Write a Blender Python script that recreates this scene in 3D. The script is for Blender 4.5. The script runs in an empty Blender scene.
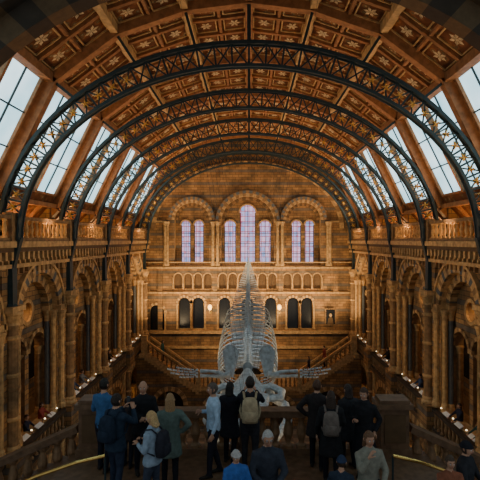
import bpy, bmesh, math, random
from mathutils import Vector, Matrix
from mathutils.bvhtree import BVHTree
random.seed(7)
CZ=15.0
S=5.5
Y1=17.27
YT=[Y1+S*k for k in range(-1,5)]   # truss lines (first one is the stone arch)
YB=40.5
W=9.0
scene=bpy.context.scene
# ------------------------------------------------------------ materials
def newmat(name):
    m=bpy.data.materials.new(name); m.use_nodes=True
    nt=m.node_tree; b=nt.nodes['Principled BSDF']
    return m,nt,b
def simple(name,col,rough=0.7,metal=0,bump=0.0,bscale=20,var=0.15,spec=0.3):
    m,nt,b=newmat(name)
    tc=nt.nodes.new('ShaderNodeTexCoord')
    n=nt.nodes.new('ShaderNodeTexNoise'); n.inputs['Scale'].default_value=bscale; n.inputs['Detail'].default_value=4
    nt.links.new(tc.outputs['Object'],n.inputs['Vector'])
    r=nt.nodes.new('ShaderNodeValToRGB')
    c=col
    r.color_ramp.elements[0].position=.3; r.color_ramp.elements[1].position=.7
    r.color_ramp.elements[0].color=(c[0]*(1-var),c[1]*(1-var),c[2]*(1-var),1)
    r.color_ramp.elements[1].color=(min(1,c[0]*(1+var)),min(1,c[1]*(1+var)),min(1,c[2]*(1+var)),1)
    nt.links.new(n.outputs['Fac'],r.inputs['Fac']); nt.links.new(r.outputs['Color'],b.inputs['Base Color'])
    b.inputs['Roughness'].default_value=rough; b.inputs['Metallic'].default_value=metal
    b.inputs['Specular IOR Level'].default_value=spec
    if bump>0:
        bp=nt.nodes.new('ShaderNodeBump'); bp.inputs['Strength'].default_value=bump; bp.inputs['Distance'].default_value=.03
        nt.links.new(n.outputs['Fac'],bp.inputs['Height']); nt.links.new(bp.outputs['Normal'],b.inputs['Normal'])
    return m
def stone(name,c1,c2,band,mortar=(0.10,0.065,0.035)):
    m,nt,b=newmat(name)
    N=nt.nodes.new; L=nt.links.new
    tc=N('ShaderNodeTexCoord'); sp=N('ShaderNodeSeparateXYZ'); L(tc.outputs['Object'],sp.inputs[0])
    ad=N('ShaderNodeMath'); ad.operation='ADD'; L(sp.outputs['X'],ad.inputs[0]); L(sp.outputs['Y'],ad.inputs[1])
    cb=N('ShaderNodeCombineXYZ'); L(ad.outputs[0],cb.inputs['X']); L(sp.outputs['Z'],cb.inputs['Y'])
    br=N('ShaderNodeTexBrick'); L(cb.outputs[0],br.inputs['Vector'])
    br.inputs['Scale'].default_value=1.0; br.inputs['Brick Width'].default_value=.55; br.inputs['Row Height'].default_value=.22
    br.inputs['Mortar Size'].default_value=.014; br.inputs['Bias'].default_value=0
    br.inputs['Color1'].default_value=(*c1,1); br.inputs['Color2'].default_value=(*c2,1); br.inputs['Mortar'].default_value=(*mortar,1)
    dv=N('ShaderNodeMath'); dv.operation='DIVIDE'; dv.inputs[1].default_value=1.1; L(sp.outputs['Z'],dv.inputs[0])
    fr=N('ShaderNodeMath'); fr.operation='FRACT'; L(dv.outputs[0],fr.inputs[0])
    lt=N('ShaderNodeMath'); lt.operation='LESS_THAN'; lt.inputs[1].default_value=.2; L(fr.outputs[0],lt.inputs[0])
    ml=N('ShaderNodeMath'); ml.operation='MULTIPLY'; ml.inputs[1].default_value=.7; L(lt.outputs[0],ml.inputs[0])
    mx=N('ShaderNodeMixRGB'); L(ml.outputs[0],mx.inputs['Fac']); L(br.outputs['Color'],mx.inputs['Color1']); mx.inputs['Color2'].default_value=(*band,1)
    no=N('ShaderNodeTexNoise'); no.inputs['Scale'].default_value=1.3; no.inputs['Detail'].default_value=6; L(tc.outputs['Object'],no.inputs['Vector'])
    rp=N('ShaderNodeValToRGB'); rp.color_ramp.elements[0].position=.3; rp.color_ramp.elements[1].position=.7
    rp.color_ramp.elements[0].color=(.42,.44,.46,1); rp.color_ramp.elements[1].color=(1.2,1.1,1.0,1); L(no.outputs['Fac'],rp.inputs['Fac'])
    m2=N('ShaderNodeMixRGB'); m2.blend_type='MULTIPLY'; m2.inputs['Fac'].default_value=1; L(mx.outputs[0],m2.inputs['Color1']); L(rp.outputs[0],m2.inputs['Color2'])
    L(m2.outputs[0],b.inputs['Base Color']); b.inputs['Roughness'].default_value=.75
    bp=N('ShaderNodeBump'); bp.inputs['Strength'].default_value=.5; bp.inputs['Distance'].default_value=.03
    L(br.outputs['Fac'],bp.inputs['Height']); bp.invert=True; L(bp.outputs['Normal'],b.inputs['Normal'])
    return m
def emis(name,col,strength):
    m,nt,b=newmat(name)
    b.inputs['Base Color'].default_value=(*col,1); b.inputs['Emission Color'].default_value=(*col,1); b.inputs['Emission Strength'].default_value=strength
    return m
M_stone=stone('terracotta_stone',(.47,.265,.10),(.30,.16,.06),(.12,.125,.12))
M_light=simple('buff_terracotta',(.53,.32,.135),.65,bump=.4,bscale=5,var=.35)
M_mid=simple('tan_terracotta',(.27,.155,.07),.7,bump=.4,bscale=5,var=.3)
M_blue=simple('blue_grey_terracotta',(.12,.125,.125),.7,bump=.3,bscale=6)
M_dark=simple('dark_terracotta',(.13,.075,.035),.7,bump=.3,bscale=6)
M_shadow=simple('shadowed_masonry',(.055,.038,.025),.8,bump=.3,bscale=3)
M_iron=simple('painted_iron',(.032,.052,.056),.5,metal=.1,bscale=4)
M_gold=simple('gilded_leaf',(.75,.42,.10),.4,metal=.4,bscale=8)
M_brass=simple('brass',(.8,.5,.15),.25,metal=.9)
M_wood=simple('oak_beam',(.31,.14,.058),.6,bump=.2,bscale=5,var=.3)
M_mould=simple('gilt_moulding',(.50,.31,.13),.6,bump=.2,bscale=5,var=.3)
M_cream=simple('painted_rosette',(.55,.42,.24),.6,bscale=9,var=.5)
M_bone=simple('whale_bone',(.44,.49,.51),.6,bump=.4,bscale=7,var=.28)
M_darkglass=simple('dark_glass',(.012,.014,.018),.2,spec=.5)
M_balust=simple('landing_stone',(.16,.09,.048),.55,bump=.25,bscale=8,var=.3)
M_balm=simple('landing_baluster_stone',(.26,.15,.075),.55,bump=.25,bscale=8,var=.3)
M_wire=simple('steel_wire',(.05,.05,.05),.5,metal=.3)
M_white=simple('white_panel',(.75,.74,.70),.5)
def panelmat():
    m,nt,b=newmat('painted_ceiling_panel'); N=nt.nodes.new; L=nt.links.new
    tc=N('ShaderNodeTexCoord')
    v=N('ShaderNodeTexVoronoi'); v.inputs['Scale'].default_value=3.2; L(tc.outputs['Object'],v.inputs['Vector'])
    n=N('ShaderNodeTexNoise'); n.inputs['Scale'].default_value=1.6; n.inputs['Detail'].default_value=6; L(tc.outputs['Object'],n.inputs['Vector'])
    r=N('ShaderNodeValToRGB'); L(v.outputs['Distance'],r.inputs['Fac'])
    e=r.color_ramp.elements; e[0].position=.08; e[0].color=(.46,.32,.17,1); e[1].position=.5; e[1].color=(.17,.068,.032,1)
    x=r.color_ramp.elements.new(.22); x.color=(.14,.11,.06,1)
    x=r.color_ramp.elements.new(.34); x.color=(.29,.13,.055,1)
    r2=N('ShaderNodeValToRGB'); L(n.outputs['Fac'],r2.inputs['Fac']); r2.color_ramp.elements[0].position=.35; r2.color_ramp.elements[1].position=.65
    r2.color_ramp.elements[0].color=(.5,.5,.5,1); r2.color_ramp.elements[1].color=(1.2,1.1,1,1)
    mx=N('ShaderNodeMixRGB'); mx.blend_type='MULTIPLY'; mx.inputs['Fac'].default_value=1; L(r.outputs[0],mx.inputs['Color1']); L(r2.outputs[0],mx.inputs['Color2'])
    L(mx.outputs[0],b.inputs['Base Color']); b.inputs['Roughness'].default_value=.8; b.inputs['Specular IOR Level'].default_value=.15
    return m
M_panel=panelmat()
def skymat():
    m,nt,b=newmat('skylight_frosted_glass'); N=nt.nodes.new; L=nt.links.new
    tc=N('ShaderNodeTexCoord'); n=N('ShaderNodeTexNoise'); n.inputs['Scale'].default_value=.5; n.inputs['Detail'].default_value=3; L(tc.outputs['Object'],n.inputs['Vector'])
    r=N('ShaderNodeValToRGB'); L(n.outputs['Fac'],r.inputs['Fac']); r.color_ramp.elements[0].position=.35; r.color_ramp.elements[1].position=.65
    r.color_ramp.elements[0].color=(.30,.58,.70,1); r.color_ramp.elements[1].color=(.62,.84,.92,1)
    L(r.outputs[0],b.inputs['Emission Color']); b.inputs['Emission Strength'].default_value=2.1; b.inputs['Base Color'].default_value=(.3,.4,.45,1)
    return m
M_sky=skymat()
def stained():
    m,nt,b=newmat('leaded_window_glass'); N=nt.nodes.new; L=nt.links.new
    tc=N('ShaderNodeTexCoord'); sp=N('ShaderNodeSeparateXYZ'); L(tc.outputs['Object'],sp.inputs[0])
    cb=N('ShaderNodeCombineXYZ'); L(sp.outputs['X'],cb.inputs['X']); L(sp.outputs['Z'],cb.inputs['Y'])
    br=N('ShaderNodeTexBrick'); L(cb.outputs[0],br.inputs['Vector']); br.offset=0
    br.inputs['Scale'].default_value=1; br.inputs['Brick Width'].default_value=.36; br.inputs['Row Height'].default_value=.45; br.inputs['Mortar Size'].default_value=.03
    br.inputs['Color1'].default_value=(.90,.58,.85,1); br.inputs['Color2'].default_value=(.25,.45,.90,1); br.inputs['Mortar'].default_value=(.45,.06,.10,1)
    v=N('ShaderNodeTexVoronoi'); v.inputs['Scale'].default_value=2.6; L(cb.outputs[0],v.inputs['Vector'])
    r=N('ShaderNodeValToRGB'); L(v.outputs['Distance'],r.inputs['Fac']); r.color_ramp.elements[0].color=(1,.15,.20,1); r.color_ramp.elements[1].color=(1,1,1,1); r.color_ramp.elements[1].position=.36
    mx=N('ShaderNodeMixRGB'); mx.blend_type='MULTIPLY'; mx.inputs['Fac'].default_value=.85; L(br.outputs['Color'],mx.inputs['Color1']); L(r.outputs[0],mx.inputs['Color2'])
    L(mx.outputs[0],b.inputs['Emission Color']); b.inputs['Emission Strength'].default_value=1.15; b.inputs['Base Color'].default_value=(.1,.1,.12,1)
    return m
M_stain=stained()
M_lamp=emis('lamp_globe_glow',(1,.55,.15),5)
M_small=emis('reading_lamp_glow',(1,.80,.5),3)
def floormat():
    m,nt,b=newmat('mosaic_floor'); N=nt.nodes.new; L=nt.links.new
    tc=N('ShaderNodeTexCoord'); c=N('ShaderNodeTexChecker'); c.inputs['Scale'].default_value=1.5; L(tc.outputs['Object'],c.inputs['Vector'])
    c.inputs['Color1'].default_value=(.30,.22,.15,1); c.inputs['Color2'].default_value=(.18,.13,.09,1)
    L(c.outputs['Color'],b.inputs['Base Color']); b.inputs['Roughness'].default_value=.4
    return m
M_floor=floormat()
# ------------------------------------------------------------ mesh builder
class MB:
    def __init__(s): s.v=[]; s.f=[]; s.m=[]; s.mats=[]
    def mi(s,mat):
        if mat not in s.mats: s.mats.append(mat)
        return s.mats.index(mat)
    def add(s,vs,fs,mat):
        o=len(s.v); s.v+= [tuple(v) for v in vs]; i=s.mi(mat)
        for f in fs: s.f.append(tuple(o+k for k in f)); s.m.append(i)
    def quad(s,a,b,c,d,mat): s.add([a,b,c,d],[(0,1,2,3)],mat)
    def obj(s,name,parent=None,smooth=False,norm=True):
        me=bpy.data.meshes.new(name); me.from_pydata(s.v,[],s.f)
        for m in s.mats: me.materials.append(m)
        me.polygons.foreach_set('material_index',s.m)
        if smooth: me.polygons.foreach_set('use_smooth',[True]*len(s.f))
        me.update()
        ob=bpy.data.objects.new(name,me); scene.collection.objects.link(ob)
        if parent: ob.parent=parent
        return ob
BF=[(0,3,2,1),(4,5,6,7),(0,1,5,4),(1,2,6,5),(2,3,7,6),(3,0,4,7)]
def box(mb,a,b,mat):
    x0,x1=sorted((a[0],b[0])); y0,y1=sorted((a[1],b[1])); z0,z1=sorted((a[2],b[2]))
    mb.add([(x0,y0,z0),(x1,y0,z0),(x1,y1,z0),(x0,y1,z0),(x0,y0,z1),(x1,y0,z1),(x1,y1,z1),(x0,y1,z1)],BF,mat)
def beam(mb,p,q,w,h,mat,up=(0,0,1),w2=None,h2=None):
    p=Vector(p); q=Vector(q); d=(q-p)
    if d.length<1e-6: return
    d.normalize(); u=Vector(up); s=d.cross(u)
    if s.length<1e-4: s=d.cross(Vector((0,1,0)))
    s.normalize(); u=s.cross(d).normalized()
    w2=w if w2 is None else w2; h2=h if h2 is None else h2
    vs=[p-s*w/2-u*h/2,p+s*w/2-u*h/2,p+s*w/2+u*h/2,p-s*w/2+u*h/2,q-s*w2/2-u*h2/2,q+s*w2/2-u*h2/2,q+s*w2/2+u*h2/2,q-s*w2/2+u*h2/2]
    mb.add(vs,BF,mat)
def ringloft(mb,rings,mat,cap=True):
    n=len(rings[0]); vs=[p for r in rings for p in r]; fs=[]
    for i in range(len(rings)-1):
        for j in range(n):
            k=(j+1)%n; fs.append((i*n+j,i*n+k,(i+1)*n+k,(i+1)*n+j))
    if cap: fs.append(tuple(range(n-1,-1,-1))); fs.append(tuple((len(rings)-1)*n+j for j in range(n)))
    mb.add(vs,fs,mat)
def lathe(mb,c,prof,n,mat):
    ringloft(mb,[[(c[0]+r*math.cos(2*math.pi*j/n),c[1]+r*math.sin(2*math.pi*j/n),c[2]+z) for j in range(n)] for r,z in prof],mat)
def tube(mb,pts,rad,n,mat,flat=1.0):
    pts=[Vector(p) for p in pts]; rings=[]; prev=None
    for i,p in enumerate(pts):
        a=pts[max(0,i-1)]; b=pts[min(len(pts)-1,i+1)]; d=(b-a).normalized()
        if prev is None:
            s=d.cross(Vector((0,0,1)))
            if s.length<.1: s=d.cross(Vector((0,1,0)))
        else: s=prev-d*prev.dot(d)
        s.normalize(); prev=s; u=d.cross(s)
        r=rad[i] if isinstance(rad,(list,tuple)) else rad
        rings.append([p+s*(r*math.cos(2*math.pi*j/n))+u*(r*flat*math.sin(2*math.pi*j/n)) for j in range(n)])
    ringloft(mb,rings,mat)
def column(mb,x,y,z0,z1,r,mat,cap,n=10):
    h=z1-z0; ch=min(.5,h*.12); 
    lathe(mb,(x,y,z0),[(r*1.6,0),(r*1.6,ch*.35),(r*1.3,ch*.5),(r*1.35,ch*.65),(r,ch*.8)],n,cap)
    lathe(mb,(x,y,z0),[(r,ch*.7),(r,h*.45),(r*1.15,h*.455),(r*1.15,h*.475),(r,h*.48),(r*.97,h-ch)],n,mat)
    lathe(mb,(x,y,z1),[(r*1.2,-ch),(r*1.05,-ch*.85),(r*1.5,-ch*.3),(r*1.75,-ch*.2),(r*1.75,0)],n,cap)
def op_hi(op,u):
    t=max(0,1-((u-op[0])/op[1])**2); return op[3]+op[4]*math.sqrt(t)
def op_lo(op,u):
    t=max(0,1-((u-op[0])/op[1])**2); return op[2]-(op[5] if len(op)>5 else 0)*math.sqrt(t)
def arch_panel(mb,F,u0,u1,z0,z1,ops,d0,d1,mat,smat,n=14):
    zt=z1 if callable(z1) else (lambda u:z1)
    zb=z0 if callable(z0) else (lambda u:z0)
    us={round(u0,4),round(u1,4)}
    for op in ops:
        for i in range(n+1): us.add(round(op[0]-op[1]*math.cos(math.pi*i/n),4))
    if callable(z1):
        for i in range(41): us.add(round(u0+(u1-u0)*i/40,4))
    us=sorted(u for u in us if u0-1e-6<=u<=u1+1e-6)
    for a,b in zip(us[:-1],us[1:]):
        if b-a<1e-5: continue
        m=(a+b)/2
        cov=sorted([o for o in ops if o[0]-o[1]<m<o[0]+o[1]],key=lambda o:o[2])
        la,lb=zb(a),zb(b)
        for o in cov:
            sa,sb=op_lo(o,a),op_lo(o,b)
            if sa-la>1e-3 or sb-lb>1e-3:
                mb.quad(F(a,d0,la),F(b,d0,lb),F(b,d0,sb),F(a,d0,sa),mat)
                mb.quad(F(a,d0,sa),F(b,d0,sb),F(b,d1,sb),F(a,d1,sa),smat)
            la,lb=op_hi(o,a),op_hi(o,b)
            mb.quad(F(a,d0,la),F(b,d0,lb),F(b,d1,lb),F(a,d1,la),smat)
        if zt(a)-la>1e-3 or zt(b)-lb>1e-3:
            mb.quad(F(a,d0,la),F(b,d0,lb),F(b,d0,zt(b)),F(a,d0,zt(a)),mat)
            mb.quad(F(a,d1,la),F(b,d1,lb),F(b,d1,zt(b)),F(a,d1,zt(a)),mat)
    for o in ops:
        for e in (o[0]-o[1],o[0]+o[1]):
            if o[3]>o[2]: mb.quad(F(e,d0,o[2]),F(e,d1,o[2]),F(e,d1,o[3]),F(e,d0,o[3]),smat)
def arch_ring(mb,F,uc,zs,r0,r1,d0,d1,mats,n=15,full=False):
    A=2*math.pi if full else math.pi
    for i in range(n):
        mat=mats[i%len(mats)]; a=A*i/n; b=A*(i+1)/n
        def P(r,t,d): return F(uc-r*math.cos(t),d,zs+r*math.sin(t))
        mb.quad(P(r0,a,d0),P(r0,b,d0),P(r1,b,d0),P(r1,a,d0),mat)
        mb.quad(P(r1,a,d0),P(r1,b,d0),P(r1,b,d1),P(r1,a,d1),mat)
        mb.quad(P(r0,a,d0),P(r0,b,d0),P(r0,b,d1),P(r0,a,d1),mat)
def fbox(mb,F,u0,u1,d0,d1,z0,z1,mat):
    box(mb,F(u0,d0,z0),F(u1,d1,z1),mat)
BAL=[(.09,0),(.09,.06),(.05,.1),(.045,.14),(.085,.32),(.075,.42),(.045,.6),(.05,.64),(.08,.68),(.08,.74)]
def balustrade(mb,p,q,h,step,rail_w,m_rail,m_bal,n=8,thick=1.0):
    p=Vector(p); q=Vector(q); L=(Vector((q.x-p.x,q.y-p.y,0))).length; k=max(2,int(L/step))
    up=Vector((0,0,1))
    beam(mb,p+up*(h*.07),q+up*(h*.07),rail_w,h*.14,m_rail)
    beam(mb,p+up*(h*.93),q+up*(h*.93),rail_w*1.15,h*.14,m_rail)
    for i in range(k):
        c=p.lerp(q,(i+.5)/k)
        s=h*.72/.74
        lathe(mb,(c.x,c.y,c.z+h*.14),[(r*thick,z*s) for r,z in BAL],n,m_bal)
# ------------------------------------------------------------ roof profile
PR=[(10.3,.9),(9.55,1.7),(7.4,6.1),(5.0,7.9),(2.4,8.8),(0,9.1)]
def zroof(x):
    x=abs(x)
    for (xa,za),(xb,zb) in zip(PR[:-1],PR[1:]):
        if xb<=x<=xa: return CZ+za+(zb-za)*(xa-x)/(xa-xb)
    return CZ+.9
RY0=6.3
def rp(sgn,i,t,y,off=0):
    (xa,za),(xb,zb)=PR[i],PR[i+1]
    dx,dz=xb-xa,zb-za; l=math.hypot(dx,dz); nx,nz=-dz/l,dx/l
    if nx*xa+nz*za>0: nx,nz=-nx,-nz
    return Vector((sgn*(xa+dx*t+nx*off),y,CZ+za+dz*t+nz*off))
ceil=MB(); wins=[]
yl=[RY0]+YT[:]
yl.append(YB+.7)
for s in (1,-1):
    for i in range(5):
        for a,b in zip(yl[:-1],yl[1:]):
            bay=(b-a)>4
            if i==1 and bay:
                m=.4
                for (t0,t1,y0,y1) in ((0,.1,a,b),(.95,1,a,b),(.1,.95,a,a+m),(.1,.95,b-m,b)):
                    ceil.quad(rp(s,i,t0,y0),rp(s,i,t0,y1),rp(s,i,t1,y1),rp(s,i,t1,y0),M_panel)
                wins.append((s,a+m,b-m))
            else:
                ceil.quad(rp(s,i,0,a),rp(s,i,0,b),rp(s,i,1,b),rp(s,i,1,a),M_panel)
            if bay and i!=1:
                nr=4 if i>1 else 2
                for k in range(nr):
                    y=a+(b-a)*(k+.5)/nr if i<=1 else a+(b-a)*k/nr
                    beam(ceil,rp(s,i,0,y,.06),rp(s,i,1,y,.06),.16,.16,M_wood,up=(0,1,0))
                if i>1:
                    beam(ceil,rp(s,i,.5,a,.05),rp(s,i,.5,b,.05),.12,.1,M_wood)
                    for k in range(nr):
                        ya=a+(b-a)*k/nr+.2; yb_=a+(b-a)*(k+1)/nr-.2; ym=(ya+yb_)/2
                        for t0,t1 in ((.08,.43),(.57,.92)):
                            c=[rp(s,i,t0,ya,.03),rp(s,i,t0,yb_,.03),rp(s,i,t1,yb_,.03),rp(s,i,t1,ya,.03)]
                            for q in range(4): beam(ceil,c[q],c[(q+1)%4],.05,.05,M_mould)
                            tm=(t0+t1)/2; dt=(t1-t0)*.30
                            # painted six-petalled rosette in the panel
                            for q in range(6):
                                an=math.pi*q/3; ct,cy=math.cos(an),math.sin(an)
                                P0=rp(s,i,tm,ym,.02); P2=rp(s,i,tm+dt*ct,ym+.30*cy,.02)
                                an1,an2=an+.4,an-.4
                                P1=rp(s,i,tm+dt*.6*math.cos(an1),ym+.18*math.sin(an1),.02); P3=rp(s,i,tm+dt*.6*math.cos(an2),ym+.18*math.sin(an2),.02)
                                ceil.quad(P0,P1,P2,P3,M_cream)
            beam(ceil,rp(s,i,0,a,.16),rp(s,i,1,a,.16),.45,.35,M_wood,up=(0,1,0))
        beam(ceil,rp(s,i,0,RY0,.15),rp(s,i,0,YB,.15),.26 if i>1 else .2,.34 if i>1 else .2,M_mould if i in (3,4) else M_wood)
beam(ceil,(0,RY0,CZ+8.95),(0,YB,CZ+8.95),.3,.35,M_wood)
ceil.obj('ceiling')
for k,(s,a,b) in enumerate(wins):
    w=MB()
    w.quad(rp(s,1,.1,a,-.05),rp(s,1,.1,b,-.05),rp(s,1,.95,b,-.05),rp(s,1,.95,a,-.05),M_sky)
    nm=4
    for j in range(nm+1):
        y=a+(b-a)*j/nm; ww=.05 if j%2 else .3
        beam(w,rp(s,1,.1,y,.03),rp(s,1,.95,y,.03),ww if 0<j<nm else .12,.14 if ww>.1 else .06,M_wood if ww>.1 else M_iron,up=(0,1,0))
    for t in (.1,.95): beam(w,rp(s,1,t,a,.02),rp(s,1,t,b,.02),.1,.1,M_wood)
    for t in (.38,.66): beam(w,rp(s,1,t,a,.02),rp(s,1,t,b,.02),.04,.05,M_iron)
    w.obj('window_%d'%(k+1))
# ------------------------------------------------------------ trusses
def ell(a,b,t,y): return Vector((a*math.cos(t),y,CZ+b*math.sin(t)))
OA,OB_,IA,IB=9.25,7.3,8.5,6.45
def truss(y):
    mb=MB(); n=44
    P=lambda i,d=0:ell(OA,OB_,math.pi*i/n,y+d); Q=lambda i,d=0:ell(IA,IB,math.pi*i/n,y+d)
    for i in range(n):
        U=(0,0,1) if 6<i<n-6 else (1,0,0)
        for d in (-.13,.13):
            beam(mb,P(i,d),P(i+1,d),.06,.13,M_iron,up=U)
            beam(mb,Q(i,d),Q(i+1,d),.06,.11,M_iron,up=U)
        beam(mb,P(i),P(i+1),.3,.04,M_iron,up=U)
        beam(mb,Q(i),Q(i+1),.3,.04,M_iron,up=U)
        beam(mb,P(i),Q(i),.07,.07,M_iron,up=(0,1,0))
        beam(mb,P(i),Q(i+1),.05,.05,M_iron,up=(0,1,0))
        beam(mb,Q(i),P(i+1),.05,.05,M_iron,up=(0,1,0))
        fr=min(i,n-1-i)
        if fr<15:
            c=(P(i)+P(i+1)+Q(i)+Q(i+1))/4
            for k in range(5):
                a=2*math.pi*k/5+i
                e=c+Vector((math.cos(a)*.17,0,math.sin(a)*.17))
                tube(mb,[c+Vector((0,-.05,0)),(c+e)/2+Vector((0,-.05,0)),e+Vector((0,-.05,0))],[.02,.07,.015],5,M_gold,.5)
    for s in (1,-1):
        beam(mb,(s*OA,y,CZ+.1),(s*9.05,y,CZ-.9),.26,.34,M_iron,up=(0,1,0))
        beam(mb,(s*IA,y,CZ+.1),(s*8.8,y,CZ-1.1),.2,.22,M_iron,up=(0,1,0))
        beam(mb,(s*8.85,y,CZ-.7),(s*8.82,y,CZ-2.4),.32,.34,M_iron,up=(0,1,0))
        lathe(mb,(s*8.82,y,CZ-2.65),[(.12,0),(.3,.12),(.22,.25),(.2,.3)],8,M_iron)
        for (i,t) in ((2,0),(3,0),(4,0)):
            e=rp(s,i,t,y,.3)
            an=math.atan2((e.z-CZ)/OB_,abs(e.x)/OA); q=ell(OA*s,OB_,an,y)
            beam(mb,q,e,.1,.1,M_iron,up=(0,1,0))
    beam(mb,(0,y,CZ+7.3),(0,y,CZ+9),.14,.14,M_iron,up=(0,1,0))
    mb.obj('arched_roof_truss')
for y in YT[1:]: truss(y-(.15 if y>39 else 0))
ar=MB()
n=40
for i in range(n):
    a,b=math.pi*i/n,math.pi*(i+1)/n
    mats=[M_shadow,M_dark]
    for (ra,rb,rc,rd,y0,y1) in ((8.4,6.75,9.1,7.3,11.9,11.4),(9.1,7.3,9.9,8.2,11.55,11.0)):
        p=[ell(ra,rb,t,y0) for t in (a,b)]; q=[ell(rc,rd,t,y0) for t in (a,b)]
        p2=[ell(ra,rb,t,y1) for t in (a,b)]; q2=[ell(rc,rd,t,y1) for t in (a,b)]
        mt=mats[i%2]
        ar.quad(p[0],p[1],q[1],q[0],mt); ar.quad(p2[0],p2[1],q2[1],q2[0],mt); ar.quad(p[0],p[1],p2[1],p2[0],mt)
    o0=ell(9.85,8.1,a,11.2); o1=ell(9.85,8.1,b,11.2)
    z0=max(zroof(min(10.2,abs(o0.x))),o0.z); z1=max(zroof(min(10.2,abs(o1.x))),o1.z)
    ar.quad(o0,o1,Vector((o1.x,11.2,z1)),Vector((o0.x,11.2,z0)),M_shadow)
ar.obj('stone_diaphragm_arch')
# ------------------------------------------------------------ side walls
def side(s,name):
    F=lambda u,d,z:(s*(W+d),u,z)
    mb=MB(); YS=[YT[0]-S]+YT
    cols=MB()
    for a,b in zip(YS[:-1],YS[1:]):
        c=(a+b)/2
        up=(c,1.85,7.0,11.75,1.85); lo=(c,1.85,0.0,3.3,1.85)
        arch_panel(mb,F,a,b,0,14,[lo,up],0,.55,M_stone,M_light)
        arch_panel(mb,F,c-1.95,c+1.95,0,14,[(c-.93,.78,0,2.5,.78),(c+.93,.78,0,2.5,.78),(c-.93,.76,7.0,10.1,.76),(c+.93,.76,7.0,10.1,.76),(c,.42,11.9,11.9,.42,.42)],.55,1.0,M_stone,M_mid)
        arch_ring(mb,F,c,11.75,1.85,2.3,-.1,.05,[M_light,M_mid,M_light,M_blue],27)
        arch_ring(mb,F,c,11.75,2.3,2.42,-.18,.05,[M_light],18)
        arch_ring(mb,F,c,11.75,1.45,1.85,.22,.55,[M_light,M_stone],21)
        arch_ring(mb,F,c,3.3,1.85,2.3,-.1,.05,[M_light,M_mid],23)
        arch_ring(mb,F,c,11.9,.42,.58,.5,.6,[M_light],16,True)
        for q in (-.93,.93):
            arch_ring(mb,F,c+q,10.1,.76,.93,.47,.6,[M_light,M_mid],13)
            arch_ring(mb,F,c+q,2.5,.78,.93,.47,.6,[M_light,M_mid],13)
        for q in (-1.66,1.66):
            for dz in (.12,.38):
                column(cols,s*(W+dz),c+q*(1 if dz<.2 else .98),7.0,11.75,.12,M_light if dz<.2 else M_blue,M_light)
                column(cols,s*(W+dz),c+q,0,3.3,.13,M_light,M_light)
        column(cols,s*(W+.78),c,7.0,10.1,.15,M_light,M_light)
        column(cols,s*(W+.78),c,0,2.5,.15,M_light,M_light)
        for q in (-1.62,1.62): column(cols,s*(W+.78),c+q,7.0,10.1,.11,M_mid,M_light)
        for q in (-.93,.93):
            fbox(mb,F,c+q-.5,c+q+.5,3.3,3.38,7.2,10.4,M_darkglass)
        for q in (-2.45,2.45):
            fbox(mb,F,c+q-.16,c+q+.16,-.06,.02,12.2,13.6,M_mid)
        for q in range(-5,6): fbox(mb,F,c+q*.5-.15,c+q*.5+.15,-.05,.02,5.0,5.45,M_mid)
    for y in YS[1:]:
        if y>40: continue
        fbox(mb,F,y-.55,y+.55,-.14,.05,0,14,M_stone)
        column(cols,s*(W-.22),y,0,6.0,.24,M_mid,M_light,12)
        column(cols,s*(W-.22),y,7.0,12.35,.22,M_mid,M_light,12)
        for z in (8.3,9.9,11.3,2.0,4.0):
            lathe(cols,(s*(W-.22),y,z),[(.22,0),(.29,.05),(.29,.12),(.22,.17)],12,M_light)
        for q in (-.62,.62):
            column(cols,s*(W-.08),y+q,0,5.9,.14,M_light,M_light); column(cols,s*(W-.08),y+q,7.1,11.7,.14,M_light,M_light)
        fbox(mb,F,y-.5,y+.5,-.50,.05,12.35,12.55,M_light)
        fbox(mb,F,y-.6,y+.6,-.55,.05,6.0,7.1,M_stone)
        fbox(mb,F,y-.9,y+.9,-.18,.05,11.7,11.95,M_light)
    y0,y1=YS[0],YB
    fbox(mb,F,y0,y1,-.12,.02,5.55,5.75,M_light)
    fbox(mb,F,y0,y1,-.35,3.4,5.8,6.0,M_dark)
    fbox(mb,F,y0,y1,-.3,.02,13.95,14.1,M_light)
    fbox(mb,F,y0,y1,-.36,.02,14.55,14.72,M_dark)
    fbox(mb,F,y0,y1,-.46,1.3,14.72,14.95,M_light)
    fbox(mb,F,y0,y1,0,.5,14,14.8,M_dark)
    k=int((y1-y0)/.42)
    for i in range(k):
        u=y0+(i+.5)*(y1-y0)/k
        fbox(mb,F,u-.08,u+.08,-.36,0,14.25,14.55,M_light)
        fbox(mb,F,u-.06,u+.06,-.22,0,14.08,14.27,M_light)
        fbox(mb,F,u-.06,u+.06,-.16,0,13.7,13.95,M_mid)
    mb.quad(F(y0,3.4,0),F(y1,3.4,0),F(y1,3.4,15),F(y0,3.4,15),M_stone)
    for yy in (y0,): mb.quad(F(yy,0,0),F(yy,3.4,0),F(yy,3.4,15),F(yy,0,15),M_stone)
    mb.quad(F(y0,.5,14.2),F(y1,.5,14.2),F(y1,3.4,14.2),F(y0,3.4,14.2),M_stone)
    mb.quad(F(y0,1.3,14.9),F(y1,1.3,14.9),F(y1,1.3,16.1),F(y0,1.3,16.1),M_stone)
    fbox(mb,F,y0,y1,1.15,1.3,15.7,15.95,M_light)
    for y in YS:
        if y<40: fbox(mb,F,y-.35,y+.35,.6,1.3,14.95,16.6,M_stone)
    w=mb.obj('wall_'+name); cc=cols.obj('columns_'+name,smooth=False); cc.parent=w
    g=MB()
    for a,b in zip(YS[:-1],YS[1:]):
        b=min(b,YB)
        balustrade(g,F(a+.4,-.25,14.95),F(b-.4,-.25,14.95),.95,.4,.22,M_mid,M_light,8,1.15)
        fbox(g,F,b-.4,b+.4 if b<39 else YB,-.42,-.06,14.95,16.0,M_mid)
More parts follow.
